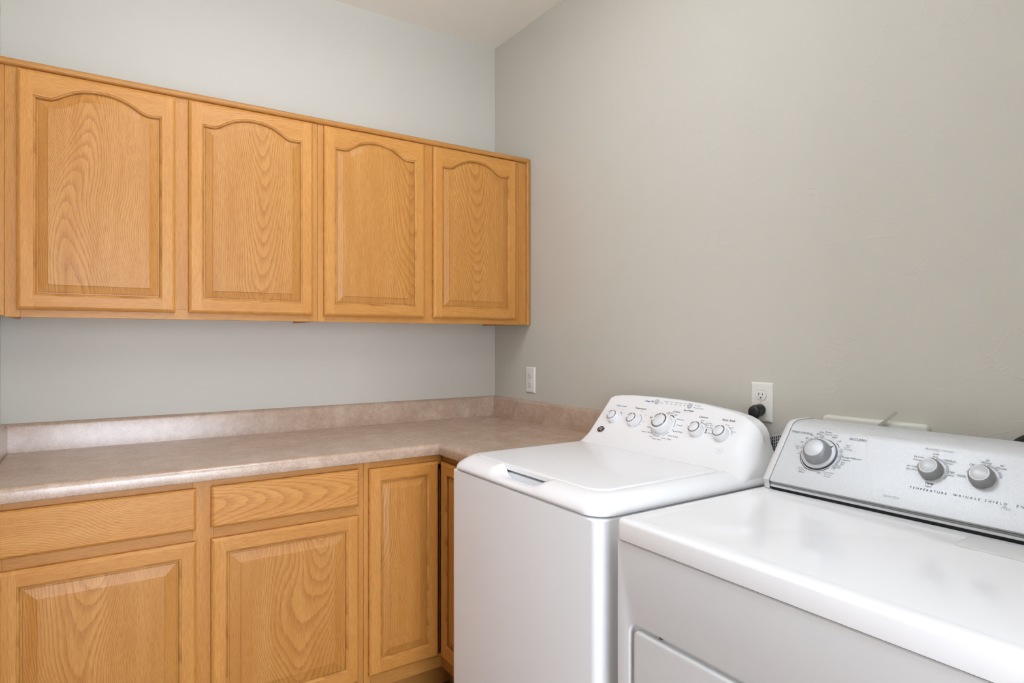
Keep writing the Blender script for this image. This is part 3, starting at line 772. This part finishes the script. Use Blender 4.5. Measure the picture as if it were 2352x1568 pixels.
        for a in range(len(steps)-1): fs.append((a*n+n-1, b+a, b+a+1, (a+1)*n+n-1))
        for a in (0, len(steps)-1): fs.append(tuple([a*n+j for j in range(n)] + [b+a]))
        put('end_cap', V, fs, DRYER_WHITE, t, smooth=True, sharp=35)
    for y in (pa+.0006, pb-.0006): prism('cap_joint', [(x+.0022, z-.0022) for x, z in CP[1:]] + [(-.062, ZD+.004)], y-.0007, y+.0007, DARK, t)
    # timer knob on a dial
    k = empty('timer_knob', T.at(.1265, .091), t)
    V, fs = lathe(T, .1265, .091, [(.0430, .0003), (.0430, .0016), (.0400, .0020)], 56); put('dial_ring', V, fs, BADGE, k, smooth=True, sharp=40)
    V, fs = lathe(T, .1265, .091, [(.0405, .0018), (.0405, .0062), (.0385, .0075), (.033, .0080)], 56); put('skirt', V, fs, SILVER_CAP, k, smooth=True, sharp=40)
    V, fs = lathe(T, .1265, .091, [(.0325, .0078), (.0322, .012), (.0305, .021), (.0275, .0275), (.0235, .0305), (.0228, .0307)], 56); put('grip', V, fs, SILVER_KNOB, k, smooth=True, sharp=45)
    V, fs = lathe(T, .1265, .091, [(.0226, .0302), (.0226, .0316), (.020, .0326), (.0005, .0333)], 48); put('cap', V, fs, SILVER_CAP, k, smooth=True, sharp=45)
    I = Ink(T)
    th = math.radians(38); c, s_ = math.cos(th), math.sin(th)
    I.add([T.at(.1265+r*c-w_*s_, .091+r*s_+w_*c, .0083) for r, w_ in ((.0325, -.0022), (.0395, 0), (.0325, .0022))], [(0, 1, 2)]); I.done('pointer', INK_BLACK, k)
    for a, u in ((.3705, .0945), (.4615, .0955)):
        k = empty('knob', T.at(a, u), t)
        V, fs = lathe(T, a, u, [(.0225, .0012), (.0228, .006), (.0222, .012), (.0205, .018), (.0178, .0215), (.0170, .0218)], 48); put('grip', V, fs, SILVER_KNOB, k, smooth=True, sharp=45)
        V, fs = lathe(T, a, u, [(.0169, .0210), (.0169, .0222), (.0154, .0226)], 40); put('ring', V, fs, INK_WHITE, k, smooth=True, sharp=45)
        V, fs = lathe(T, a, u, [(.0152, .0218), (.0152, .0228), (.013, .0240), (.0005, .0252)], 40); put('cap', V, fs, SILVER_CAP, k, smooth=True, sharp=45)
    # printing
    D, G, P_, Wt, Rd, A = Ink(T), Ink(T), Ink(T), Ink(T), Ink(T), Ink(T)
    D.text('TIMED DRYING', .0608, .1437, .0080, shear=.1); D.text('ACCUDRY', .2025, .1444, .0086, bold=.00004, shear=.1)
    D.text('TEMPERATURE', .3752, .0479, .0072, space=1.62); D.text('WRINKLE SHIELD', .4657, .0486, .0072, space=1.72); D.text('EN', .5310, .0489, .0072, space=1.9)
    D.text('Energy Preferred', .2030, .0940, .0064, shear=.1); D.text('Temp', .3737, .0646, .0072, shear=.1, bold=.0002)
    for s_, a, u in (('Ex Low', .3392, .1229), ('Low', .3689, .1352), ('Medium', .3979, .1238), ('High', .4063, .0985), ('Air Only', .3327, .0982), ('Off', .4368, .1221), ('20', .4607, .1362), ('Minute', .4603, .1305), ('90', .4863, .1285), ('Minute', .4861, .1229), ('Off', .1609, .1333), ('Off', .0762, .0849), ('Off', .1414, .0417), ('Off', .1712, .0598), ('40', .1029, .1459), ('50', .0902, .1397), ('60', .0803, .1304), ('70', .0717, .1167)):
        G.text(s_, a, u, .0066, shear=.1)
    for s_, a, u in (('Fabric', .3741, .0573), ('Delicates', .3390, .1154), ('Knit', .3689, .1285), ('Casual', .3979, .1171), ('Heavy', .4068, .0906), ('(No Heat)', .3332, .0909), ('Very', .0654, .1045), ('Dry', .0660, .0985), ('Damp', .1110, .1525), ('Dry', .1110, .1465), ('Tumble', .1270, .1545), ('Press', .1260, .1485), ('20  Cool', .1430, .1480), ('Down', .1470, .1425), ('Very', .1850, .1260), ('Dry', .1860, .1205), ('Towels', .1895, .1150), ('Delicates', .1935, .0865), ('Less', .1880, .0800), ('Dry', .1870, .0745), ('Cool', .1800, .0690), ('Down', .1800, .0640)):
        G.text(s_, a, u, .0054, shear=.1)
    P_.text('Accudry Sensor', .3725, .1458, .0085, shear=.35); P_.text('Plus', .5100, .0405, .0100, shear=.35); P_.text('Quiet Dry', .3110, .0180, .0080, shear=.2)
    for k_, (l1, l2, l3) in enumerate((('Wrinkle Shield', '20 Minutes', 'Optional'), ('Wrinkle Shield', '20 Minutes', 'Optional'))):
        for q, x in enumerate((l1, l2, l3)): G.text(x, (.1000, .1640)[k_], .0470-q*.0052, .0042)
    # scales
    for d0, d1 in ((172, 158), (155, 142), (139, 128), (125, 112), (109, 96), (27, 14), (11, -6), (-9, -34)): A.arc(.1265, .091, .0470, .0545, d0, d1)
    for d in (173, 156.5, 140.5, 126.5, 110.5): Wt.arc(.1265, .091, .0455, .0560, d-.9, d+.9)
    Rd.arc(.1265, .091, .0470, .0485, 33, 52); D.arc(.1265, .091, .0455, .0470, 190, 318); Rd.arc(.1265, .091, .0455, .0470, 176, 187)
    D.line(.1695, .0940, .1790, .0935, .0007); D.line(.1795, .1120, .1790, .1200, .0007); D.line(.1770, .0800, .1800, .0880, .0007)
    for d in (100, 92, 262, 268, 322): D.dot(.1265+.0455*math.cos(math.radians(d)), .091+.0455*math.sin(math.radians(d)), .0008)
    for a, u, arcs, tk in ((.3705, .0945, ((178, 128), (125, 92), (88, 40), (37, -2), (-6, -28)), (180, 126, 90, 38, -4)), (.4615, .0955, ((165, 128), (124, 92), (88, 44), (40, 12)), (128, 90, 42))):
        for d0, d1 in arcs: A.arc(a, u, .0270, .0318, d0, d1); Wt.arc(a, u, .0240, .0268, d0, d1)
        for d in tk: Wt.arc(a, u, .0250, .0340, d-1.3, d+1.3)
    P_.line(.3820, .1208, .4130, .1208, .0004); P_.line(.4000, .0945, .4180, .0945, .0004)
    A.line(.4180, .0935, .4330, .0935, .0050)
    # faint moulded border of the middle field
    P_.line(.2165, .1600, .2235, .1635, .0005); P_.line(.2185, .1630, .3150, .1620, .0004)
    pts = [(.2205, .162), (.228, .125), (.242, .085), (.262, .045), (.288, .006)]
    for (a0, u0), (a1, u1) in zip(pts, pts[1:]): Wt.line(a0, u0, a1, u1, .0006)
    D.done('lettering', INK_BLACK, con); G.done('lettering', INK, con); P_.done('lettering', INK_PALE, con); Wt.done('scale_marks', INK_WHITE, con); Rd.done('scale_marks', INK_RED, con); A.done('scale_marks', INK_PALE, con)
dryer()

# ------------------------------------------------------------------ outlets on the right wall
class WallR:
    """x = 0 wall: a runs towards -y, u up, h out of the wall"""
    def __init__(s, y0, z0): s.y0, s.z0 = y0, z0; s.N = Vector((-1, 0, 0))
    def at(s, a, u, h=0.): return Vector((-h, s.y0-a, s.z0+u))
def outlet(y0, y1, z0, z1, label):
    T = WallR((y0+y1)/2, (z0+z1)/2); hw, hh = (y0-y1)/2, (z1-z0)/2
    t = empty('wall_outlet', T.at(0, 0)); tag(t, label, 'outlet', 'outlets on the right wall')
    R = [(0, .0003), (0, .0015), (.0012, .0035), (.004, .0058), (.007, .0062)]
    V, fs = rings_mesh([[T.at(a, u, h) for a, u in rrect(-hw+i, hw-i, -hh+i, hh-i, .002, 3)] for i, h in R])
    put('cover_plate', V, fs, OUTLET, t, smooth=True, sharp=30)
    for uc in (.0205, -.0205):
        def ov(r, h):
            P = []
            for i in range(40):
                th = 2*math.pi*i/40; P.append(T.at(r*.0175*math.cos(th), uc+max(-.0142*r, min(.0142*r, r*.0175*math.sin(th))), h))
            return P
        V, fs = rings_mesh([ov(1.06, .0058), ov(1.06, .0064)]); put('receptacle_rim', V, fs, STRIP, t)
        V, fs = rings_mesh([ov(1, .0060), ov(1, .0072), ov(.94, .0077)])
        o = put('receptacle', V, fs, OUTLET, t, smooth=True, sharp=30)
        for a, hgt in ((-.0063, .0042), (.0063, .0034)):
            v, f = box_vf(-1, 1, -1, 1, -1, 1)
            put('slot', [T.at(a+p[0]*.0010, uc+.0035+p[1]*hgt, .0077+p[2]*.0003) for p in v], f, DARK, o)
        n = 14
        put('ground_hole', [T.at(.0024*math.cos(2*math.pi*i/n), uc-.0075+max(-.0015, .0024*math.sin(2*math.pi*i/n)), h) for h in (.0074, .0080) for i in range(n)],
            [(i, (i+1) % n, n+(i+1) % n, n+i) for i in range(n)] + [tuple(range(n, 2*n))], DARK, o)
    n = 14; V = [T.at(.003*r*math.cos(2*math.pi*i/n), .003*r*math.sin(2*math.pi*i/n), h) for r, h in ((1, .006), (1, .0069), (.7, .0073)) for i in range(n)]
    s = put('plate_screw', V, [(k*n+i, k*n+(i+1) % n, (k+1)*n+(i+1) % n, (k+1)*n+i) for k in (0, 1) for i in range(n)] + [tuple(range(2*n, 3*n))], OUTLET, t)
    v, f = box_vf(-1, 1, -1, 1, -1, 1)
    put('screw_slot', [T.at(p[0]*.0004, p[1]*.0024, .0073+p[2]*.0002) for p in v], f, DARK, s)
outlet(-.277, -.350, 1.0525, 1.171, 'white duplex outlet above the counter backsplash, nothing plugged in')
outlet(-1.4775, -1.5505, 1.0510, 1.1695, 'white duplex outlet behind the washer with a black plug in it')

def tube(name, pts, r, mat, parent, n=10):
    V, fs = [], []; pts = [Vector(p) for p in pts]
    # smooth with Catmull-Rom
    P = []
    for i in range(len(pts)-1):
        p0, p1, p2, p3 = pts[max(i-1, 0)], pts[i], pts[i+1], pts[min(i+2, len(pts)-1)]
        for k in range(6):
            t = k/6; P.append(.5*((2*p1)+(p2-p0)*t+(2*p0-5*p1+4*p2-p3)*t*t+(3*p1-p0-3*p2+p3)*t**3))
    P.append(pts[-1])
    up = Vector((.3, .1, .9))
    for i, p in enumerate(P):
        d = (P[min(i+1, len(P)-1)]-P[max(i-1, 0)]).normalized(); a = d.cross(up).normalized(); b = d.cross(a)
        V += [p+(a*math.cos(2*math.pi*k/n)+b*math.sin(2*math.pi*k/n))*r for k in range(n)]
    for i in range(len(P)-1):
        for k in range(n): fs.append((i*n+k, i*n+(k+1) % n, (i+1)*n+(k+1) % n, (i+1)*n+k))
    fs += [tuple(range(n)), tuple(range((len(P)-1)*n, len(P)*n))]
    return put(name, V, fs, mat, parent, smooth=True, sharp=50)
def plug():
    T = WallR(-1.514, 1.0895)
    t = empty('power_plug', T.at(0, 0)); tag(t, 'black power plug with its cord in the outlet behind the washer', 'plug')
    def ring(w_, h0, h1, u_shift, hh):
        return [T.at(w_*math.cos(2*math.pi*i/28), u_shift + (h1 if math.sin(2*math.pi*i/28) > 0 else h0)*math.sin(2*math.pi*i/28), hh) for i in range(28)]
    V, fs = rings_mesh([ring(.0170, .0185, .0150, 0, .0079), ring(.0175, .0200, .0155, 0, .0100), ring(.0165, .0215, .0150, -.001, .020), ring(.0185, .0240, .0160, -.002, .032), ring(.0190, .0260, .0150, -.004, .040), ring(.0165, .0230, .0110, -.006, .0445), ring(.008, .014, .006, -.008, .046)])
    put('plug_body', V, fs, BLACK_RUBBER, t, smooth=True, sharp=60)
    tube('cord', [T.at(0, -.018, .030), T.at(.001, -.045, .029), T.at(.002, -.10, .0255), T.at(.0, -.30, .018), T.at(-.02, -.60, .016), T.at(-.03, -.90, .016)], .0065, BLACK_RUBBER, t)
plug()

# ------------------------------------------------------------------ supply box, lever and black hose behind the dryer
def supply_box():
    T = WallR(-1.8385, 1.0)
    t = empty('supply_box', T.at(0, 0)); tag(t, 'beige plastic water supply box flange on the wall behind the dryer', 'supply box')
    hw = .1295
    R = [(0, .0004), (0, .012), (.003, .0165), (.008, .018), (.024, .018), (.026, .016), (.026, .001)]
    V, fs = rings_mesh([[T.at(a, u, h) for a, u in rrect(-hw+i, hw-i, -.10+i, .0935-i, max(.006, .012-i*.3), 5)] for i, h in R], False, False)
    put('flange', V, fs, BOXPL, t, smooth=True, sharp=40)
    V, fs = rings_mesh([[T.at(a, u, h) for a, u in rrect(-hw+.026, hw-.026, -.074, .0675, .006, 5)] for h in (.0006, .0012)])
    put('back_plate', V, fs, BOXPL, t)
    s = empty('plastic_strip', (-.03, -1.86, 1.08)); tag(s, 'thin grey plastic strip sticking up diagonally above the dryer panel', 'strip')
    a, b = Vector((-.026, -1.835, 1.055)), Vector((-.024, -1.9035, 1.1205)); d = (b-a).normalized(); n_ = d.cross(Vector((1, 0, 0))).normalized()
    V = [p+n_*x+Vector((h, 0, 0)) for h in (0, .0016) for p, x in ((a, -.004), (a, .004), (b, .0030), (b, -.0030))]
    put('strip', V, [(0, 1, 2, 3), (7, 6, 5, 4), (0, 4, 5, 1), (1, 5, 6, 2), (2, 6, 7, 3), (3, 7, 4, 0)], STRIP, s)
    h = tube('drain_hose', [(-.022, -2.105, .60), (-.022, -2.105, .90), (-.022, -2.120, 1.032), (-.022, -2.160, 1.085), (-.022, -2.215, 1.095), (-.022, -2.28, 1.055), (-.022, -2.31, .90), (-.022, -2.31, .60)], .012, BLACK_RUBBER, None)
    tag(h, 'black hose bending over behind the far end of the dryer panel', 'hose')
supply_box()
